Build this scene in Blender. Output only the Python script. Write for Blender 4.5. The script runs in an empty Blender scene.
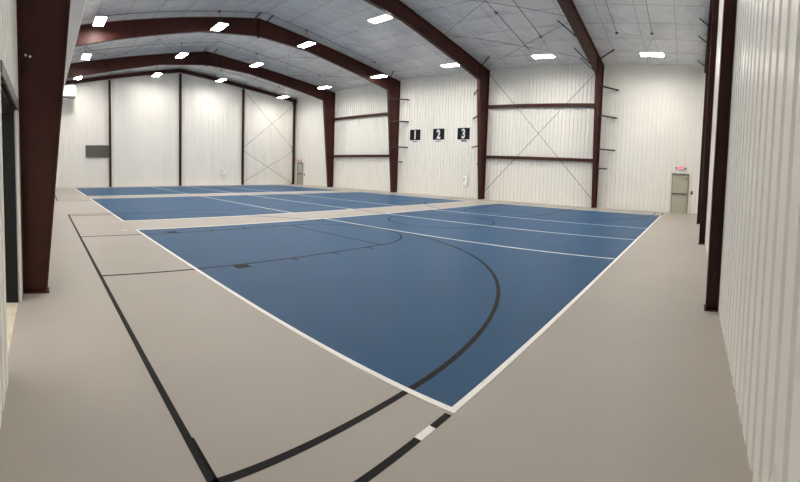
import bpy, bmesh, math, random
from mathutils import Vector, Matrix
random.seed(7)
S = bpy.context.scene
C = S.collection

# ------------------------------------------------------------------ materials
def mat(name, col, rough=.5, metal=0., spec=.5, noise=0., nscale=4., bump=0., bscale=20., emit=None, stretch=None):
    m = bpy.data.materials.new(name); m.use_nodes = True
    nt = m.node_tree; b = nt.nodes['Principled BSDF']
    b.inputs['Base Color'].default_value = (*col, 1)
    b.inputs['Roughness'].default_value = rough
    b.inputs['Metallic'].default_value = metal
    b.inputs['Specular IOR Level'].default_value = spec
    tc = None
    if noise or bump:
        tc = nt.nodes.new('ShaderNodeTexCoord')
        src = tc.outputs['Object']
        if stretch:
            mp = nt.nodes.new('ShaderNodeMapping'); mp.inputs['Scale'].default_value = stretch
            nt.links.new(src, mp.inputs['Vector']); src = mp.outputs['Vector']
    if noise:
        n = nt.nodes.new('ShaderNodeTexNoise'); n.inputs['Scale'].default_value = nscale; n.inputs['Detail'].default_value = 6
        r = nt.nodes.new('ShaderNodeMapRange')
        r.inputs['From Min'].default_value = .3; r.inputs['From Max'].default_value = .7
        r.inputs['To Min'].default_value = 1 - noise; r.inputs['To Max'].default_value = 1 + noise
        mx = nt.nodes.new('ShaderNodeVectorMath'); mx.operation = 'SCALE'; mx.inputs[0].default_value = col
        nt.links.new(src, n.inputs['Vector']); nt.links.new(n.outputs['Fac'], r.inputs['Value'])
        nt.links.new(r.outputs['Result'], mx.inputs['Scale']); nt.links.new(mx.outputs['Vector'], b.inputs['Base Color'])
    if bump:
        n2 = nt.nodes.new('ShaderNodeTexNoise'); n2.inputs['Scale'].default_value = bscale; n2.inputs['Detail'].default_value = 5
        bp = nt.nodes.new('ShaderNodeBump'); bp.inputs['Strength'].default_value = 1.0; bp.inputs['Distance'].default_value = bump
        nt.links.new(src, n2.inputs['Vector']); nt.links.new(n2.outputs['Fac'], bp.inputs['Height'])
        nt.links.new(bp.outputs['Normal'], b.inputs['Normal'])
    if emit:
        b.inputs['Emission Color'].default_value = (*emit[0], 1); b.inputs['Emission Strength'].default_value = emit[1]
    return m

M = dict(
    panel=mat('white_liner_panel', (.87, .855, .81), .40, spec=.35, noise=.01, nscale=1.2),
    insul=mat('white_vinyl_insulation', (.74, .75, .77), .24, spec=.6, noise=.05, nscale=1.6, bump=.09, bscale=2.2),
    red=mat('red_oxide_primer', (.055, .0150, .0112), .5, spec=.25, noise=.18, nscale=2.2),
    floor=mat('tan_sport_floor', (.425, .387, .346), .45, spec=.28, noise=.035, nscale=.9, bump=.0006, bscale=60),
    blue=mat('blue_court_paint', (.022, .087, .190), .45, spec=.10, noise=.03, nscale=1.1, bump=.0005, bscale=60),
    white_line=mat('white_line_paint', (.95, .94, .91), .45),
    black_line=mat('black_line_paint', (.014, .0135, .013), .6, spec=.10),
    white_metal=mat('white_painted_metal', (.78, .78, .77), .35),
    rod=mat('dark_steel_rod', (.035, .03, .03), .5, metal=.3),
    conduit=mat('grey_conduit', (.16, .16, .17), .45, metal=.6),
    lens=mat('led_lens', (.9, .9, .9), .5, emit=((1, .955, .885), 44.)),
    door=mat('beige_door_paint', (.46, .45, .36), .45),
    doorframe=mat('grey_door_frame', (.30, .29, .24), .45),
    dark=mat('charcoal_door_paint', (.010, .012, .012), .6, spec=.15),
    bar=mat('brushed_bar', (.12, .115, .105), .35, metal=.7),
    steel=mat('bright_steel', (.7, .7, .68), .3, metal=.9),
    louver=mat('grey_louver', (.13, .125, .10), .55),
    sign=mat('black_sign_face', (.008, .010, .017), .5, spec=.15),
    sign_white=mat('white_sign_print', (.82, .82, .82), .45),
    exit_red=mat('exit_red', (.75, .05, .07), .4, emit=((1, .06, .08), .9)),
    exit_face=mat('exit_face', (.85, .55, .55), .4, emit=((1, .35, .35), .10)),
    pull=mat('red_alarm_plastic', (.22, .012, .010), .35),
    concrete=mat('pale_concrete', (.62, .56, .44), .85, noise=.10, nscale=5, bump=.003, bscale=30),
    header=mat('grey_flashing', (.20, .20, .19), .5),
    duct=mat('white_duct_metal', (.84, .84, .83), .4),
)

def seam_lines(m, px0, dx, py0, dy):
    """darker stapled tabs of the insulation rolls along the purlins and the roll joints"""
    nt = m.node_tree; b = nt.nodes['Principled BSDF']; L = nt.links.new
    tc = nt.nodes.new('ShaderNodeTexCoord'); sp = nt.nodes.new('ShaderNodeSeparateXYZ'); L(tc.outputs['Object'], sp.inputs[0])
    wob = nt.nodes.new('ShaderNodeTexNoise'); wob.inputs['Scale'].default_value = .9; L(tc.outputs['Object'], wob.inputs['Vector'])
    def mth(op, a, bb=None):
        n = nt.nodes.new('ShaderNodeMath'); n.operation = op
        for i, q in enumerate((a, bb)):
            if q is None: continue
            if isinstance(q, (int, float)): n.inputs[i].default_value = q
            else: L(q, n.inputs[i])
        return n.outputs[0]
    w = mth('MULTIPLY', mth('SUBTRACT', wob.outputs['Fac'], .5), .10)
    def line(c, o, d, wd):
        t = mth('FRACT', mth('ADD', mth('DIVIDE', mth('SUBTRACT', mth('ADD', c, w), o), d), 100.5))
        return mth('LESS_THAN', mth('MULTIPLY', mth('ABSOLUTE', mth('SUBTRACT', t, .5)), d), wd)
    f = mth('MAXIMUM', line(sp.outputs['X'], px0, dx, .022), line(sp.outputs['Y'], py0, dy, .020))
    old = b.inputs['Base Color'].links[0].from_socket
    mx = nt.nodes.new('ShaderNodeMix'); mx.data_type = 'RGBA'; mx.inputs['B'].default_value = (.30, .30, .31, 1)
    L(mth('MULTIPLY', f, .5), mx.inputs['Factor']); L(old, mx.inputs['A']); L(mx.outputs['Result'], b.inputs['Base Color'])

# ------------------------------------------------------------------ mesh helpers
class MB:
    def __init__(s): s.bm = bmesh.new()
    def box(s, x0, y0, z0, x1, y1, z1):
        c = [s.bm.verts.new(p) for p in ((x0,y0,z0),(x1,y0,z0),(x1,y1,z0),(x0,y1,z0),(x0,y0,z1),(x1,y0,z1),(x1,y1,z1),(x0,y1,z1))]
        for f in ((0,3,2,1),(4,5,6,7),(0,1,5,4),(1,2,6,5),(2,3,7,6),(3,0,4,7)): s.bm.faces.new([c[i] for i in f])
        return s
    def prism(s, pts, d):
        """closed polygon pts (3-D list) extruded by vector d"""
        d = Vector(d); a = [s.bm.verts.new(p) for p in pts]; b = [s.bm.verts.new(Vector(p) + d) for p in pts]
        n = len(a); s.bm.faces.new(a[::-1]); s.bm.faces.new(b)
        for i in range(n): s.bm.faces.new((a[i], a[(i+1) % n], b[(i+1) % n], b[i]))
        return s
    def tube(s, p, q, r, n=8):
        p = Vector(p); q = Vector(q); d = (q - p).normalized()
        u = d.cross(Vector((0,0,1)) if abs(d.z) < .9 else Vector((1,0,0))).normalized(); v = d.cross(u)
        A = []; B = []
        for k in range(n):
            t = 2*math.pi*k/n; o = u*math.cos(t)*r + v*math.sin(t)*r
            A.append(s.bm.verts.new(p+o)); B.append(s.bm.verts.new(q+o))
        s.bm.faces.new(A[::-1]); s.bm.faces.new(B)
        for k in range(n): s.bm.faces.new((A[k], A[(k+1)%n], B[(k+1)%n], B[k]))
        return s
    def bar(s, p, q, w, t, up=(0,0,1)):
        """flat bar p->q, width w, thickness t"""
        p = Vector(p); q = Vector(q); d = (q-p).normalized(); u = d.cross(Vector(up)).normalized(); v = d.cross(u)
        A = [p + u*a*w/2 + v*b*t/2 for a, b in ((-1,-1),(1,-1),(1,1),(-1,1))]
        return s.prism(A, q-p)
    def build(s, name, m, parent=None, bevel=0., smooth=False):
        bmesh.ops.recalc_face_normals(s.bm, faces=s.bm.faces)
        me = bpy.data.meshes.new(name); s.bm.to_mesh(me); s.bm.free()
        o = bpy.data.objects.new(name, me); C.objects.link(o)
        me.materials.append(M[m])
        if smooth:
            for p in me.polygons: p.use_smooth = True
        if bevel:
            b = o.modifiers.new('bevel', 'BEVEL'); b.width = bevel; b.segments = 2; b.limit_method = 'ANGLE'
        if parent:
            o.parent = parent; o.matrix_parent_inverse = parent_inv(parent)
        return o
def parent_inv(p):
    m = Matrix.Identity(4); q = p
    chain = []
    while q: chain.append(q); q = q.parent
    for q in reversed(chain): m = m @ (q.matrix_parent_inverse if q.parent else Matrix.Identity(4)) @ Matrix.Translation(q.location)
    return m.inverted()
def thing(name, label, cat, loc, group=None):
    o = bpy.data.objects.new(name, None); C.objects.link(o); o.location = loc; o.empty_display_size = .3
    return tag(o, label, cat, group)
def tag(o, label, cat, group=None):
    o['label'] = label; o['category'] = cat
    if group: o['group'] = group
    return o
def struct(o): o['kind'] = 'structure'; return o
def text_mesh(name, s, size, m, parent, sx=1., bold=0., depth=.01):
    cu = bpy.data.curves.new(name, 'FONT'); cu.body = s; cu.size = size; cu.align_x = 'CENTER'; cu.align_y = 'CENTER'
    cu.extrude = depth/2; cu.offset = bold
    t = bpy.data.objects.new(name, cu); C.objects.link(t)
    dg = bpy.context.evaluated_depsgraph_get(); me = bpy.data.meshes.new_from_object(t.evaluated_get(dg))
    bpy.data.objects.remove(t); bpy.data.curves.remove(cu)
    me.transform(Matrix.Diagonal((sx, 1, 1, 1)))
    xs = [v.co.x for v in me.vertices]; ys = [v.co.y for v in me.vertices]
    me.transform(Matrix.Translation((-(min(xs)+max(xs))/2, -(min(ys)+max(ys))/2, 0)))
    me.materials.clear(); me.materials.append(M[m])
    o = bpy.data.objects.new(name, me); C.objects.link(o)
    o.parent = parent
    return o

# ------------------------------------------------------------------ the building
XL, XR = -.36, 23.95        # pan faces of the long walls
YN, YF = -.495, 34.36        # pan faces of the end walls
RX = 11.75; EZ = 8.5; SL = .139
def cz(x): return EZ + SL*(min(x - XL, XR - x) if True else 0)
PITCH = .25; DEP = .04
def profile(a, b, q):
    """(t, raised) along a wall from a to b"""
    out = []; n = int(math.ceil((b-a)/PITCH)); t = a
    for k in range(n):
        for dt, r in q:
            if a + k*PITCH + dt < b - 1e-4: out.append((a + k*PITCH + dt, r))
    out.append((b, out[-1][1]))
    return out
def ribbed(mb, axis, face, sgn, a, b, z0, ztop, thick=.10, q=((0, 0), (.022, 0), (.036, 1), (.236, 1))):
    """wall sheet: axis 0 = constant x, 1 = constant y; sgn = direction into the hall"""
    pr = profile(a, b, q); bm = mb.bm; rows = []
    for t, r in pr:
        f = face + sgn*DEP*r; bk = face - sgn*thick
        zt = ztop(t)
        P = (lambda d, z: (d, t, z)) if axis == 0 else (lambda d, z: (t, d, z))
        rows.append([bm.verts.new(P(f, z0)), bm.verts.new(P(f, zt)), bm.verts.new(P(bk, zt)), bm.verts.new(P(bk, z0))])
    for p, q in zip(rows, rows[1:]):
        for i in range(4): bm.faces.new((p[i], q[i], q[(i+1) % 4], p[(i+1) % 4]))
    bm.faces.new(rows[0]); bm.faces.new(rows[-1][::-1])

DY0, DY1, DZ = 3.28, 5.22, 2.45      # open doorway in the left wall
WIDE = ((0, 0), (.042, 0), (.066, 1), (.226, 1))
mb = MB()
ribbed(mb, 0, XL, 1, YN, DY0, 0, lambda t: EZ+.12, q=WIDE)
ribbed(mb, 0, XL, 1, DY0, DY1, DZ, lambda t: EZ+.12, q=WIDE)
ribbed(mb, 0, XL, 1, DY1, YF, 0, lambda t: EZ+.12, q=WIDE)
struct(mb.build('wall_left', 'panel'))
mb = MB(); ribbed(mb, 0, XR, -1, YN, YF, 0, lambda t: EZ+.12); struct(mb.build('wall_right', 'panel'))
mb = MB(); ribbed(mb, 1, YF, -1, XL, XR, 0, lambda t: cz(t)+.12); struct(mb.build('wall_far', 'panel'))
mb = MB(); ribbed(mb, 1, YN, 1, XL, XR, 0, lambda t: cz(t)+.12, q=WIDE); wall_near = struct(mb.build('wall_near', 'panel'))

# screw heads of the near wall, two rows
for z in (2.375, 1.135):
    for k in range(22):
        x = 1.21 + k*PITCH
        s = MB(); s.tube((x, YN+.0, z), (x, YN+.0065, z), .009, 8); s.tube((x, YN+.005, z), (x, YN+.012, z), .0055, 6)
        s.build('screw', 'conduit', wall_near)

# ceiling: quilted insulation between purlins and seams, two slopes
seam_lines(M['insul'], XL, (XR-XL)/16, YN, (YF-YN)/20)
mb = MB(); bm = mb.bm
xs_p = [XL + (RX - XL)*k/8 for k in range(9)]; xs_p += [XR - (XR - RX)*k/8 for k in range(7, -1, -1)]
ny = 20; ys_p = [YN + (YF-YN)*k/ny for k in range(ny+1)]
SUB = 5; X = []
for i in range(len(xs_p)-1):
    for k in range(SUB): X.append((xs_p[i] + (xs_p[i+1]-xs_p[i])*k/SUB, k/SUB))
X.append((xs_p[-1], 0)); Y = []
for i in range(ny):
    for k in range(SUB): Y.append((ys_p[i] + (ys_p[i+1]-ys_p[i])*k/SUB, k/SUB))
Y.append((ys_p[-1], 0))
def puff(u): return (1 - abs(2*u-1)**2.2)
random.seed(3)
low = []; 
for x, u in X:
    low.append([bm.verts.new((x, y, cz(x) - .06*puff(u)**.6*puff(v)**.6 + random.uniform(-.004, .004))) for y, v in Y])
for i in range(len(X)-1):
    for j in range(len(Y)-1): bm.faces.new((low[i][j], low[i+1][j], low[i+1][j+1], low[i][j+1]))
edge = [low[i][0] for i in range(len(X))] + [low[-1][j] for j in range(1, len(Y))] + [low[i][-1] for i in range(len(X)-2, -1, -1)] + [low[0][j] for j in range(len(Y)-2, 0, -1)]
top = [bm.verts.new((v.co.x, v.co.y, cz(v.co.x)+.12)) for v in edge]
n = len(edge)
for k in range(n): bm.faces.new((edge[k], edge[(k+1)%n], top[(k+1)%n], top[k]))
nx_ = len(X); ny_ = len(Y)
r0 = top[:nx_]; r1 = top[nx_+ny_-2: 2*nx_+ny_-2][::-1]
for i in range(nx_-1): bm.faces.new((r0[i], r0[i+1], r1[i+1], r1[i])) if i not in () else None
ce = mb.build('ceiling', 'insul', smooth=False); struct(ce)
for p in ce.data.polygons:
    p.use_smooth = True
try:
    ce.data.set_sharp_from_angle(angle=math.radians(14))
except Exception: pass

# floor slab and what is painted on it
floor = struct(MB().box(XL-.1, YN-.1, -.15, XR+.1, YF+.1, 0).build('floor', 'floor'))
struct(MB().box(XL-6, -2, -.17, XL-.45, 14, -.004).build('ground', 'concrete'))
# threshold of the doorway
struct(MB().box(XL-.45, DY0, -.15, XL+.0, DY1, .003).build('trim_1', 'concrete'))

CX0, CX1 = 2.46, 21.28
courts = [(1.535, 10.83), (12.70, 22.00), (23.85, 33.15)]
LW = .055
def rect(name, m, x0, y0, x1, y1, z0, z1, label=None):
    o = MB().box(x0, y0, z0, x1, y1, z1).build(name, m, floor)
    if label: o['label'] = label
    return o
def hl(x0, x1, y, m, z, w=LW, name=None): return rect(name or ('white_line' if m == 'white_line' else 'black_line'), m, x0, y-w/2, x1, y+w/2, 0, z)
def vl(x, y0, y1, m, z, w=LW, name=None): return rect(name or ('white_line' if m == 'white_line' else 'black_line'), m, x-w/2, y0, x+w/2, y1, 0, z)
for i, (a, b) in enumerate(courts):
    rect('blue_court', 'blue', CX0, a, CX1, b, 0, .0015, ['blue painted court nearest the camera', 'blue painted middle court', 'blue painted court nearest the far end wall'][i])
    h = LW/2
    f = MB()   # white border
    f.box(CX0-h, a-h, 0, CX1+h, a+h, .0045); f.box(CX0-h, b-h, 0, CX1+h, b+h, .0045)
    f.box(CX0-h, a+h, 0, CX0+h, b-h, .0045); f.box(CX1-h, a+h, 0, CX1+h, b-h, .0045)
    f.build('white_border', 'white_line', floor)
    for x in (8.77, 11.87, 14.97): vl(x, a+h, b-h, 'white_line', .0044)
    for y in (a, b):                                             # short service ticks outside the border
        hl(2.05, 2.21, y, 'white_line', .0046, .056, 'white_tick')

ZB = .003
def arc(name, cx, cy, r, a0, a1, w=.05, n=48):
    m = MB(); bm = m.bm; R = []
    for k in range(n+1):
        t = math.radians(a0 + (a1-a0)*k/n); c, s = math.cos(t), math.sin(t)
        R.append([bm.verts.new((cx+(r+d)*c, cy+(r+d)*s, z)) for d, z in ((-w/2, 0), (w/2, 0), (w/2, ZB), (-w/2, ZB))])
    for p, q in zip(R, R[1:]):
        for i in range(4): bm.faces.new((p[i], q[i], q[(i+1)%4], p[(i+1)%4]))
    if abs(a1-a0) < 359.9: bm.faces.new(R[0]); bm.faces.new(R[-1][::-1])
    return m.build(name, 'black_line', floor)
BX0, BX1 = .86, 22.88; BY0, BY1 = 1.525, 14.87; BC = 8.2
vl(BX0, BY0-1.2, BY1, 'black_line', ZB, .052, 'baseline'); vl(BX1, BY0, BY1, 'black_line', ZB, .052, 'baseline')
rect('tape_overlap', 'black_line', BX0+.02, 1.60, BX0+.037, 2.35, 0, ZB)
hl(BX0, CX0-.06, 1.535, 'black_line', ZB, .053, 'sideline'); hl(CX1+.06, BX1, 1.535, 'black_line', ZB, .053, 'sideline'); hl(BX0, BX1, BY1, 'black_line', ZB, .05, 'sideline')
vl(11.87, 10.86, 12.67, 'black_line', ZB, .05, 'half_court_line')
for sgn, bx in ((1, BX0), (-1, BX1)):
    x0, x1 = sorted((bx, bx+sgn*6.0))
    for y, o in ((6.36, -1), (10.05, 1)):
        hl(x0, x1, y, 'black_line', ZB, .05, 'key_line')
        xa, xb = sorted((bx+sgn*2.26, bx+sgn*2.54)); ya, yb = sorted((y, y+o*.24))
        rect('key_block', 'black_line', xa, ya, xb, yb, 0, ZB)
        for q in (3.53, 4.52, 5.51): vl(bx+sgn*q, min(y, y+o*.2), max(y, y+o*.2), 'black_line', ZB, .05, 'key_tick')
    vl(bx+sgn*6.0, 6.36, 10.05, 'black_line', ZB, .05, 'free_throw_line')
    arc('free_throw_arc', bx+sgn*6.0, BC, 1.85, -90 if sgn > 0 else 90, 90 if sgn > 0 else 270)
    hx = bx + sgn*1.64; rr = 6.25; dy = 6.245
    dx = math.sqrt(rr*rr-dy*dy); th = math.degrees(math.atan2(dy, dx))
    arc('three_point_arc', hx, BC, rr, (-th if sgn > 0 else 180-th), (th if sgn > 0 else 180+th), .055, 90)
    for y in (BC-dy, BC+dy):
        x0, x1 = sorted((bx, hx+sgn*dx)); hl(x0, x1, y, 'black_line', ZB, .055, 'three_point_line')
arc('centre_circle', 11.87, BC, 1.85, 0, 360, .05, 72)
vl(.66, 20.87, 33.6, 'black_line', ZB, .05, 'baseline'); hl(.66, BX1, 20.87, 'black_line', .0028, .02, 'sideline')

# ------------------------------------------------------------------ steel frames
FY = [5.67, 13.22, 20.84, 28.42]
XO_L, XO_R = XL+DEP+.004, XR-DEP-.004
flabel = ['nearest red-brown steel frame, its broad left column beside the open doorway',
          'red-brown steel frame carrying the column just right of the number 3 sign',
          'red-brown steel frame carrying the column just left of the number 1 sign',
          'red-brown steel frame nearest the far end wall']
BW = .20; FT = .016
def mirror(p): return (2*RX_ - p[0], p[1])
RX_ = (XO_L + XO_R)/2
# right half outline (x,z)
rt_out = [(XO_R, .02), (XO_R, 8.40), (RX_, 10.08)]
knee = (22.62, 7.57); rt_in_col = [(23.36, .02), knee]
raft_in = [knee, (20.0, 8.04), (15.3, 8.84), (RX_, 9.10)]
def plate(mb, a, b, y, w, t, inward):
    """flange strip a->b in the frame plane (x,z), width w along y, thickness t towards `inward`"""
    a = Vector(a); b = Vector(b); d = (b-a).normalized(); nrm = Vector((-d.y, d.x))
    if nrm.dot(Vector(inward)) < 0: nrm = -nrm
    pts = [a, b, b+nrm*t, a+nrm*t]
    mb.prism([(p.x, y-w/2, p.y) for p in pts], (0, w, 0))
for i, y in enumerate(FY):
    fr = thing('steel_frame', flabel[i], 'steel frame', (RX_, y, 0), 'portal frames across the hall')
    for side in (1, -1):
        f = (lambda p: p) if side > 0 else mirror
        gi = .0 if side > 0 else .215     # the left columns are slimmer
        cb, kn = (23.36 + gi, .02), (22.62 + gi, 7.57)
        poly = lambda pts: [(f(p)[0], y-.006, f(p)[1]) for p in pts]
        m = MB()
        m.prism(poly([(XO_R, .02), (XO_R, 8.40), (22.70, 8.40+.98*SL*0+ (XO_R-22.62)*.1372), kn, cb]), (0, .012, 0))
        plate(m, f((XO_R, .02)), f((XO_R, 8.40)), y, BW, FT, (-side, 0))
        plate(m, f(cb), f(kn), y, BW, FT, (side, 0))
        plate(m, f((22.64, 7.6)), f((22.70, 8.5)), y, BW, .03, (side, 0))        # end plate of the knee
        col = m.build('column', 'red', fr)
        m = MB()
        m.prism(poly([knee, (20.0, 8.04), (15.3, 8.84), (RX_+.001, 9.10), (RX_+.001, 10.08), (22.66, 8.572)]), (0, .012, 0))
        for a, b in zip(raft_in, raft_in[1:]): plate(m, f(a), f(b), y, BW, FT, (0, 1))
        plate(m, f((XO_R, 8.40)), f((RX_, 10.08)), y, BW, FT, (0, -1))
        plate(m, f((RX_+.001, 9.0)), f((RX_+.001, 10.10)), y, BW, .02, (side, 0))
        m.build('rafter', 'red', fr)
        bx0, bx1 = sorted((f((XO_R, 0))[0], f((23.33 + gi, 0))[0]))
        MB().box(bx0, y-.11, .0, bx1, y+.11, .02).build('base_plate', 'red', fr)
    # roof braces: short bars from the rafter to the purlins
    def brace(p0, p1): MB().bar(p0, p1, .05, .05, up=(1, 0, 0)).build('flange_brace', 'rod', fr)
    for q in (11.4, 12.2): brace((q, y-.105, cz(q)-.22), (q, y-.98, cz(q)-.06))
    brace((22.75, y-.105, 8.44), (22.0, y-1.05, cz(22.0)-.06))
    if i == 0:
        for q, zb in ((18.7, 8.30), (21.6, 7.80), (22.9, 7.70)): brace((q, y+.10, zb), (q+.1, y+1.12, cz(q+.1)-.06))
    # wall flange braces of the right column (inner flange out to the wall)
    for z in (6.95, 5.32, 3.42, 2.32):
        for s in (1, -1):
            if (i, s) in ((1, -1), (2, 1), (3, -1), (0, 1)): continue
            if i == 3: continue
            xin = 23.36 - (23.36-22.62)*z/7.57 + .03
            reach = 1.02 if z > 3 else .57
            MB().bar((xin if z > 3 else xin+.2, y+s*.09, z), (XR-DEP-.006, y+s*reach, z+.0), .08, .08).build('flange_brace', 'rod', fr)
    if i == 0:   # bolt ends and their modelled shadows high on the near left column
        for dx, z in ((-.215, 3.235), (-.155, 3.215)):
            b = MB(); x = dx
            b.tube((x, y-.006, z), (x, y-.02, z), .017, 6); b.tube((x, y-.02, z), (x, y-.05, z), .009, 8)
            b.build('bolt', 'steel', fr)['label'] = 'bright bolt end on the left column'
        for dx, z in ((-.222, 3.03), (-.162, 3.02)):  # dark stubs standing in for the shadows cast under the bright bolts
            b = MB(); b.tube((dx, y-.006, z), (dx, y-.016, z), .014, 6); b.tube((dx, y-.016, z), (dx, y-.03, z), .009, 8)
            b.build('bolt', 'rod', fr)

# end wall columns and rakes
def wide_flange(mb, x, y0, y1, z0, z1, w):
    """H section, flanges at y0 and y1"""
    a, b = sorted((y0, y1))
    mb.box(x-w/2, a, z0, x+w/2, a+.014, z1); mb.box(x-w/2, b-.014, z0, x+w/2, b, z1); mb.box(x-.006, a+.014, z0, x+.006, b-.014, z1)
fx = [(5.56, 'first from the left, beside the grey wall louver'), (11.73, 'at the middle of the wall under the ridge'), (17.86, 'third from the left, left of the rod crosses')]
yf0 = YF-DEP-.004
for x, t in fx:
    m = MB(); wide_flange(m, x, yf0-.20, yf0, .012, cz(x)-.48, .17)
    o = thing('wind_column', 'slim red-brown steel column on the far end wall, ' + t, 'steel column', (x, yf0-.1, 0), 'columns of the far end wall')
    m.build('shaft', 'red', o); MB().box(x-.12, yf0-.24, 0, x+.12, yf0, .012).build('base_plate', 'red', o)
for x, t in ((23.60, 'right-hand corner of the far end wall, beside the far exit door'),):
    m = MB(); wide_flange(m, x, yf0-.20, yf0, .012, cz(x)-.45, .17)
    o = thing('corner_column', 'slim red-brown steel column in the ' + t, 'steel column', (x, yf0-.1, 0))
    m.build('shaft', 'red', o); MB().box(x-.12, yf0-.24, 0, x+.12, yf0, .012).build('base_plate', 'red', o)
    MB().box(x-.18, yf0-.21, cz(x)-.62, x+.12, yf0-.0, cz(x)-.44).build('cap_plate', 'red', o)
    for z in (3.35, 3.62, .12): MB().box(x-.24, yf0-.12, z-.05, x-.085, yf0-.06, z+.05).build('gusset', 'red', o)
def rake(y0, y1, label, brs, sgn):
    o = thing('rake_beam', label, 'steel beam', (RX, (y0+y1)/2, 9.5))
    for side in (1, -1):
        xa = 23.8 if side > 0 else 2*RX-23.8
        za, zb = cz(23.8)-.10, cz(RX)-.10
        m = MB()
        m.prism([(xa, y0, za), (RX, y0, zb), (RX, y0, zb-.30), (xa, y0, za-.30)], (0, .012, 0))
        for dz in (0, -.286): m.prism([(xa, y0, za+dz), (RX, y0, zb+dz), (RX, y0, zb+dz-.014), (xa, y0, za+dz-.014)], (0, (y1-y0), 0))
        m.build('beam', 'red', o)
    for q in brs:
        z = cz(q)
        MB().bar((q, (y1 if sgn > 0 else y0) - sgn*.02, z-.36), (q, (y1 if sgn > 0 else y0)+sgn*.42, z-.06), .045, .045, up=(1, 0, 0)).build('flange_brace', 'rod', o)
rake(yf0-.19, yf0, 'red-brown roof beam running up the top of the far end wall', (14.8, 17.9, 19.4, 20.9), -1)
yn0 = YN+DEP+.004
rake(yn0, yn0+.18, 'red-brown roof beam along the top of the near end wall', (18.7, 20.3, 23.0), 1)
nx = [(5.74, 'nearest and widest of the three on the right-hand wall'), (11.95, 'middle one of the three on the right-hand wall'), (18.0, 'farthest of the three on the right-hand wall')]
for x, t in nx:
    m = MB(); wide_flange(m, x, yn0, yn0+.17, .012, cz(x)-.42, .22)
    o = thing('wind_column', 'dark red-brown steel column, ' + t, 'steel column', (x, yn0+.09, 0), 'columns of the right-hand wall')
    m.build('shaft', 'red', o); MB().box(x-.14, yn0, 0, x+.14, yn0+.19, .012).build('base_plate', 'red', o)

# girts across two bays of the right wall
for (ya, yb, t) in ((FY[0], FY[1], 'in the bay with the crossed rods'), (FY[2], FY[3], 'left of the number 1 sign')):
    for z, u in ((6.04, 'upper'), (2.78, 'lower')):
        m = MB(); x1 = XR-DEP-.02; a, b = ya+.11, yb-.11
        m.box(x1-.20, a, z-.10, x1, b, z-.094); m.box(x1-.006, a, z-.094, x1, b, z+.10); m.box(x1-.20, a, z-.094, x1-.194, b, z+.09)
        g = m.build('wall_girt', 'red')
        tag(g, f'{u} red-brown girt on the long right wall {t}', 'girt', 'girts on the long right wall')

# brace rods
def rod(p, q, label, group, r=.013):
    o = MB().tube(p, q, r, 8).build('brace_rod', 'rod'); tag(o, label, 'brace rod', group)
xw = XR-DEP-.26
xw = 23.60
rod((xw, FY[1]-.12, 8.22), (xw, FY[0]+.12, .45), 'thin steel rod falling to the right across the girt bay of the right wall', 'crossed rods of the right wall')
rod((xw+.04, FY[1]-.12, .42), (xw+.04, FY[0]+.12, 8.10), 'thin steel rod rising to the right across the girt bay of the right wall', 'crossed rods of the right wall')
for (x0, z0, x1, z1, t) in ((17.97, 8.70, 23.44, 3.62, 'upper cross, falling to the right'), (17.97, 3.52, 23.44, 7.75, 'upper cross, rising to the right'),
                            (17.97, 3.15, 23.44, .12, 'lower cross, falling to the right'), (17.97, .30, 23.44, 3.25, 'lower cross, rising to the right')):
    y = yf0-.08 - (.04 if 'rising' in t else 0)
    rod((x0, y, z0), (x1, y, z1), 'thin steel rod on the far end wall right panel, ' + t, 'crossed rods of the far end wall')
px = [.2, 4.8, 9.3, 14.2, 18.6, 23.3]
pn = ['far left panel', 'second panel from the left', 'panel over the middle', 'second panel from the right', 'panel against the right wall']
for bi, (ya, yb, bt) in enumerate(((FY[0]+.12, FY[1]-.12, 'between the nearest two frames'), (FY[2]+.12, FY[3]-.12, 'between the farthest two frames'))):
    for k in range(5):
        xa, xb = px[k], px[k+1]
        if xa < RX < xb:
            continue
        za, zb = cz(xa)-.12, cz(xb)-.12
        rod((xa, ya, za), (xb, yb, zb), f'roof rod {bt}, {pn[k]}, running away rightward', 'roof brace rods', .008)
        rod((xa, yb, za-.03), (xb, ya, zb-.03), f'roof rod {bt}, {pn[k]}, running away leftward', 'roof brace rods', .008)

# ------------------------------------------------------------------ lights, conduits
LY = [2.4, 8.15, 14.0, 19.9, 25.85, 31.8]
LROW = [(2.75, 8.50, 'left-hand row'), (8.95, 8.90, 'second row from the left'), (14.5, 8.88, 'third row from the left'), (20.65, 8.05, 'right-hand row')]
ordn = ['sixth', 'fifth', 'fourth', 'third', 'second', 'first']
def copy_tree(o, loc):
    c = o.copy(); C.objects.link(c); c.location = loc
    for ch in o.children:
        d = ch.copy(); C.objects.link(d); d.parent = c
    return c
for x, z, rn in LROW:
    proto = None
    for j, y in enumerate(LY):
        if j == 0 and x < 3: continue          # no lamp over the camera's corner
        lab = f'lit high-bay light, {rn}, {ordn[j]} from the far end wall'
        if proto is None:
            t = proto = thing('high_bay_light', lab, 'ceiling light', (0, 0, 0), 'high-bay lights')
            L, W = 1.16, .52
            m = MB(); m.box(-W/2, -L/2, .0, W/2, L/2, .05); m.box(-.12, -.4, .05, .12, .4, .10); m.build('housing', 'white_metal', t, bevel=.01)
            m = MB(); m.box(-W/2+.015, -L/2+.015, -.013, W/2-.015, L/2-.015, .0); m.build('lens', 'lens', t, bevel=.008)
            h = cz(x)-.09 - z
            for q in (-.35, .35): MB().tube((0, q, .10), (0, 0 if h > .5 else q*.5, h), .006, 6).build('hanger_wire', 'conduit', t)
            t.location = (x, y, z)
        else:
            t = copy_tree(proto, (x, y - (.3 if x < 3 and j == 3 else 0), z)); t['label'] = lab
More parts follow.
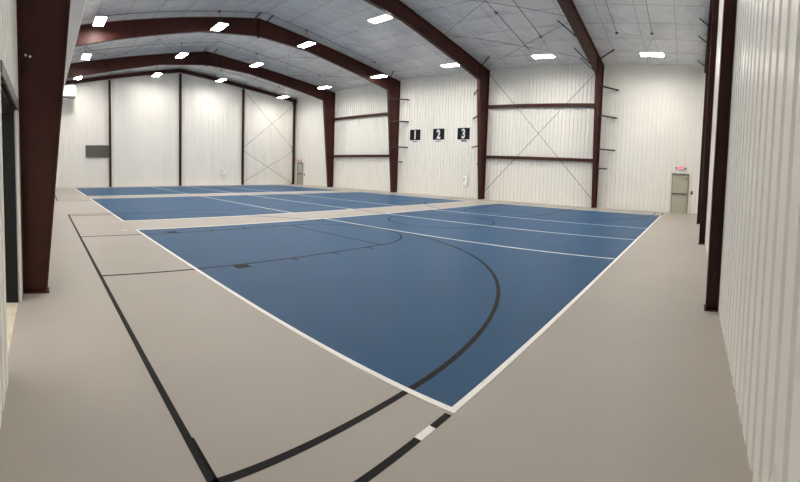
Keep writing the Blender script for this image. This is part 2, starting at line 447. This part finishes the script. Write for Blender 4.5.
def conduit(y, xs, label, boxes):
    pts = sorted(xs); o = thing('conduit', label, 'conduit', (pts[0], y, cz(pts[0])-.08), 'conduits under the roof')
    br = [pts[0]] + ([RX] if pts[0] < RX < pts[-1] else []) + [pts[-1]]
    m = MB()
    for a, b in zip(br, br[1:]): m.tube((a, y, cz(a)-.085), (b, y, cz(b)-.085), .014, 8)
    m.build('pipe', 'conduit', o)
    for x in boxes: MB().box(x-.06, y-.06, cz(x)-.14, x+.06, y+.06, cz(x)-.06).build('junction_box', 'conduit', o, bevel=.006)
for j, y in enumerate(LY):
    conduit(y+.02, (2.75 if j else 8.95, 20.2), f'thin conduit crossing the roof above the {ordn[j]} line of lights from the far end wall', (2.75, 8.95, 14.5, 20.2)[0 if j else 1:])
conduit(4.15, (12.0, 20.15), 'thin conduit under the right roof slope between the two nearest lines of lights', (20.15,))
conduit(9.40, (12.0, 21.6), 'thin conduit under the right roof slope with a box half way along', (17.5,))

# ------------------------------------------------------------------ duct and heater at the left
d = thing('air_duct', 'long white boxed duct under the roof along the left wall', 'air duct', (1.1, 19, 6.9))
m = MB(); m.box(.82, 6.2, 6.92, 1.42, 32.4, 7.34); m.build('duct_body', 'duct', d)
MB().box(1.38, 6.2, 6.87, 1.44, 32.4, 6.92).build('edge_trim', 'white_line', d)['label'] = 'bright white lip along the lower edge'
for y in range(8, 33, 4):
    for x in (.86, 1.35): MB().tube((x, y, 7.34), (x, y, cz(x)-.05), .006, 6).build('hanger_rod', 'conduit', d)
h = thing('unit_heater', 'white box heater hung from the roof in the far left corner', 'heater', (2.08, 33.4, 7.2))
MB().box(1.56, 33.0, 7.33, 2.62, 33.8, 8.18).build('casing', 'white_metal', h, bevel=.02)
MB().box(1.50, 32.93, 7.24, 2.66, 33.84, 7.33).build('bottom_lip', 'conduit', h, bevel=.01)
for x in (1.75, 2.45): MB().tube((x, 33.4, 8.18), (x, 33.4, cz(x)-.05), .012, 6).build('hanger_rod', 'conduit', h)
MB().box(1.42, 33.05, 7.10, 1.95, 33.5, 7.18).build('deflector', 'white_metal', h)

# ------------------------------------------------------------------ things on the far end wall
lv = thing('wall_louver', 'grey louvered vent low on the far end wall, left of the first column', 'vent', (4.48, YF-.08, 2.5))
x0, x1, z0, z1 = 3.50, 5.44, 2.50, 3.48; yb = YF-DEP
m = MB(); m.box(x0, yb-.06, z0, x1, yb, z0+.05); m.box(x0, yb-.06, z1-.05, x1, yb, z1); m.box(x0, yb-.06, z0+.05, x0+.05, yb, z1-.05); m.box(x1-.05, yb-.06, z0+.05, x1, yb, z1-.05)
m.build('frame', 'bar', lv)
MB().box(x0+.05, yb-.012, z0+.05, x1-.05, yb-.002, z1-.05).build('back_panel', 'louver', lv)
m = MB()
for k in range(10):
    z = z0+.08+k*.088
    m.prism([(x0+.05, yb-.05, z), (x0+.05, yb-.012, z+.05), (x0+.05, yb-.012, z+.056), (x0+.05, yb-.05, z+.006)], (x1-x0-.1, 0, 0))
m.build('slats', 'louver', lv)
MB().box(x0-.03, yb-.10, z0-.05, x1+.03, yb, z0).build('sill', 'doorframe', lv)
def cabinet(name, label, loc, w, hgt, axis):
    o = thing(name, label, 'cabinet', loc, 'white wall cabinets')
    x, y, z = loc
    if axis == 1:
        MB().box(x-w/2, y-.10, z, x+w/2, y, z+hgt).build('body', 'white_metal', o, bevel=.01)
        MB().box(x-w/2+.03, y-.112, z+.04, x+w/2-.03, y-.10, z+hgt-.04).build('door', 'white_line', o)
        MB().box(x-w/2+.05, y-.125, z+hgt*.45, x-w/2+.08, y-.112, z+hgt*.7).build('latch', 'bar', o)
    else:
        MB().box(x-.10, y-w/2, z, x, y+w/2, z+hgt).build('body', 'white_metal', o, bevel=.01)
        MB().box(x-.112, y-w/2+.03, z+.04, x-.10, y+w/2-.03, z+hgt-.04).build('door', 'white_line', o)
        MB().box(x-.125, y+w/2-.09, z+hgt*.45, x-.112, y+w/2-.05, z+hgt*.72).build('latch', 'bar', o)
cabinet('wall_cabinet', 'small white wall cabinet on the far end wall between two columns', (15.94, YF-DEP, .92), .36, .62, 1)
cabinet('wall_cabinet', 'small white wall cabinet on the long right wall below the number 3 sign', (XR-DEP, 14.60, .82), .34, .70, 0)

# ------------------------------------------------------------------ things on the long right wall
xf = XR-DEP
for s, y in (('1', 19.14), ('2', 17.02), ('3', 14.95)):
    sg = thing('court_sign', f'black square court sign with a white number {s} on the long right wall', 'sign', (xf, y, 3.8), 'numbered court signs')
    MB().box(xf-.03, y-.48, 3.94, xf, y+.48, 4.72).build('black_panel', 'sign', sg)
    MB().box(xf-.028, y-.46, 3.72, xf, y+.46, 3.94).build('white_panel', 'sign_white', sg)
    t = text_mesh('number', s, .86, 'sign_white', sg, .74, .03, .012)
    # text lies in its local x/y; turn so that it faces -x and reads from the hall
    t.matrix_parent_inverse = parent_inv(sg)
    t.matrix_local = Matrix.Identity(4)
    t.location = Vector((xf-.036, y, 4.335)) ; t.rotation_euler = (math.pi/2, 0, -math.pi/2)
    m = MB(); k0 = {'1': (-.24, .22), '2': (-.22, .22), '3': (-.27, .12)}[s]; a = k0[0]
    random.seed(ord(s))
    while a < k0[1]:                                            # small illegible line of print
        w = random.uniform(.03, .06); m.box(xf-.032, y+a, 3.81 if s != '3' else 3.79, xf-.027, y+a+w, 3.88 if s != '3' else 3.91); a += w+.018
    m.build('print_line', 'sign', sg)
def exit_door(name, y0, y1, zt, mir=1):
    d = bpy.data.objects.new(name, None); C.objects.link(d); d.location = (xf, (y0+y1)/2, 0); d['kind'] = 'structure'
    m = MB(); m.box(xf-.10, y0, 0, xf, y0+.06, zt); m.box(xf-.10, y1-.06, 0, xf, y1, zt); m.box(xf-.10, y0+.06, zt-.06, xf, y1-.06, zt); m.build('door_frame', 'doorframe', d)
    MB().box(xf-.12, y0-.03, zt, xf, y1+.03, zt+.05).build('drip_cap', 'bar', d)
    MB().box(xf-.07, y0+.065, .012, xf-.02, y1-.065, zt-.065).build('door_panel', 'door', d)
    m = MB(); m.box(xf-.16, y0+.10, 1.07, xf-.12, y1-.07, 1.14); m.box(xf-.12, y0+.10, 1.06, xf-.07, y0+.2, 1.15); m.box(xf-.12, y1-.22, 1.06, xf-.07, y1-.07, 1.15)
    m.build('push_bar', 'bar', d)
    m = MB(); m.box(xf-.14, y0+.10, zt-.17, xf-.07, y0+.42, zt-.10); m.bar((xf-.12, y0+.35, zt-.09), (xf-.18, y0+.62, zt-.09), .03, .012)
    m.build('door_closer', 'steel', d)
    m = MB()
    for z in (.25, 1.1, 1.9): m.tube((xf-.075, y1-.06, z), (xf-.075, y1-.06, z+.1), .012, 8)
    m.build('hinge', 'steel', d)
exit_door('door_1', .22, 1.21, 2.22); exit_door('door_2', 32.93, 33.86, 2.12)
def exit_sign(y, z, label):
    e = thing('exit_sign', label, 'exit sign', (xf, y, z), 'exit signs over the doors')
    MB().box(xf-.06, y-.17, z-.11, xf, y+.17, z+.11).build('housing', 'white_metal', e, bevel=.01)
    MB().box(xf-.066, y-.155, z-.095, xf-.06, y+.155, z+.095).build('face', 'exit_face', e)
    t = text_mesh('lettering', 'EXIT', .17, 'exit_red', e, .78, .006, .006)
    t.matrix_parent_inverse = parent_inv(e); t.location = (xf-.070, y, z); t.rotation_euler = (math.pi/2, 0, -math.pi/2)
    for s in (-1, 1):
        m = MB(); m.tube((xf-.03, y+s*.17, z-.02), (xf-.03, y+s*.23, z-.02), .014, 8); m.tube((xf-.02, y+s*.27, z-.02), (xf-.11, y+s*.27, z-.04), .05, 12)
        m.build('lamp_head', 'conduit', e)
exit_sign(.72, 2.62, 'red exit sign with two lamp heads over the door at the right')
exit_sign(33.5, 2.44, 'red exit sign over the far door in the corner')
for y, z, t in ((.02, 1.20, 'right of the nearer exit door'), (32.72, 1.02, 'right of the far exit door')):
    p = thing('pull_station', 'small dark red fire alarm pull station ' + t, 'fire alarm', (xf, y, z), 'fire alarm pull stations')
    MB().box(xf-.05, y-.06, z-.10, xf, y+.06, z+.10).build('body', 'pull', p, bevel=.008)
    MB().box(xf-.065, y-.045, z-.03, xf-.05, y+.045, z+.0).build('handle', 'sign', p)
o = thing('wall_outlet', 'small white wall outlet left of the nearer exit door', 'outlet', (xf, 1.89, .34))
MB().box(xf-.02, 1.83, .26, xf, 1.95, .42).build('cover_plate', 'white_line', o, bevel=.004)
for z in (.29, .36): MB().box(xf-.023, 1.865, z, xf-.02, 1.915, z+.03).build('socket', 'doorframe', o)

# plastic tab sticking out low on the near wall
o = MB().prism([(1.815, YN+DEP+.002, .47), (1.835, YN+DEP+.03, .335), (1.775, YN+DEP+.03, .345)], (0, .005, 0)).build('plastic_tab', 'sign_white')
tag(o, 'small white plastic scrap sticking out low on the right-hand wall', 'plastic scrap')

# ------------------------------------------------------------------ open doorway at the left
dr = bpy.data.objects.new('door_3', None); C.objects.link(dr); dr.location = (XL, (DY0+DY1)/2, 0); dr['kind'] = 'structure'
m = MB(); xo = XL-.17
m.box(xo, DY1-.05, 0, XL-.0, DY1, DZ); m.box(xo, DY0, 0, XL, DY0+.05, DZ); m.box(xo, DY0+.05, DZ-.05, XL, DY1-.05, DZ); m.build('door_frame', 'dark', dr)
m = MB(); m.box(XL-.0, DY0-.04, DZ, XL+.055, DY1+.10, DZ+.11); m.build('head_flashing', 'header', dr)
m = MB(); m.box(XL, DY1, 0, XL+.045, DY1+.10, DZ); m.build('jamb_trim', 'panel', dr)
lf = MB().box(xo-.98, DY1-.10, .03, xo-.02, DY1-.055, DZ-.06).build('door_leaf', 'dark', dr)
for z in (.50, 1.28, 2.1):
    MB().box(xo-.03, DY1-.065, z-.06, xo+.02, DY1-.050, z+.06).build('hinge', 'conduit', dr)

# ------------------------------------------------------------------ world, camera, look
w = bpy.data.worlds.new('World'); S.world = w; w.use_nodes = True
bg = w.node_tree.nodes['Background']; bg.inputs['Color'].default_value = (1, .94, .84, 1); bg.inputs['Strength'].default_value = 1.0   # overcast day outside the doorway

f, yaw, pitch, roll, v0, H = 412.77, .8634, .0537, .0327, 192.09, 1.7206
cam = bpy.data.cameras.new('camera'); co = bpy.data.objects.new('camera', cam); C.objects.link(co); S.camera = co
F = Vector((math.sin(yaw), math.cos(yaw), 0)); R = Vector((math.cos(yaw), -math.sin(yaw), 0)); U = Vector((0, 0, 1))
F2 = F*math.cos(pitch) - U*math.sin(pitch); U2 = U*math.cos(pitch) + F*math.sin(pitch)
R2 = R*math.cos(roll) + U2*math.sin(roll); U3 = U2*math.cos(roll) - R*math.sin(roll)
mw = Matrix((R2, U3, -F2)).transposed().to_4x4(); mw.translation = (0, 0, H)
co.matrix_world = mw
cam.type = 'PANO'; cam.panorama_type = 'CENTRAL_CYLINDRICAL'
cam.central_cylindrical_range_u_min = -400/f; cam.central_cylindrical_range_u_max = 400/f
cam.central_cylindrical_range_v_min = -(482-v0)/f; cam.central_cylindrical_range_v_max = v0/f
cam.central_cylindrical_radius = 1.0
cam.clip_start = .02; cam.clip_end = 500
S.view_settings.view_transform = 'Standard'; S.view_settings.look = 'None'
S.view_settings.exposure = 1.1; S.view_settings.gamma = 1.0; S.view_settings.use_curve_mapping = False
S.render.film_transparent = False
try:
    S.cycles.use_denoising = True; S.cycles.diffuse_bounces = 6; S.cycles.max_bounces = 10
except Exception: pass
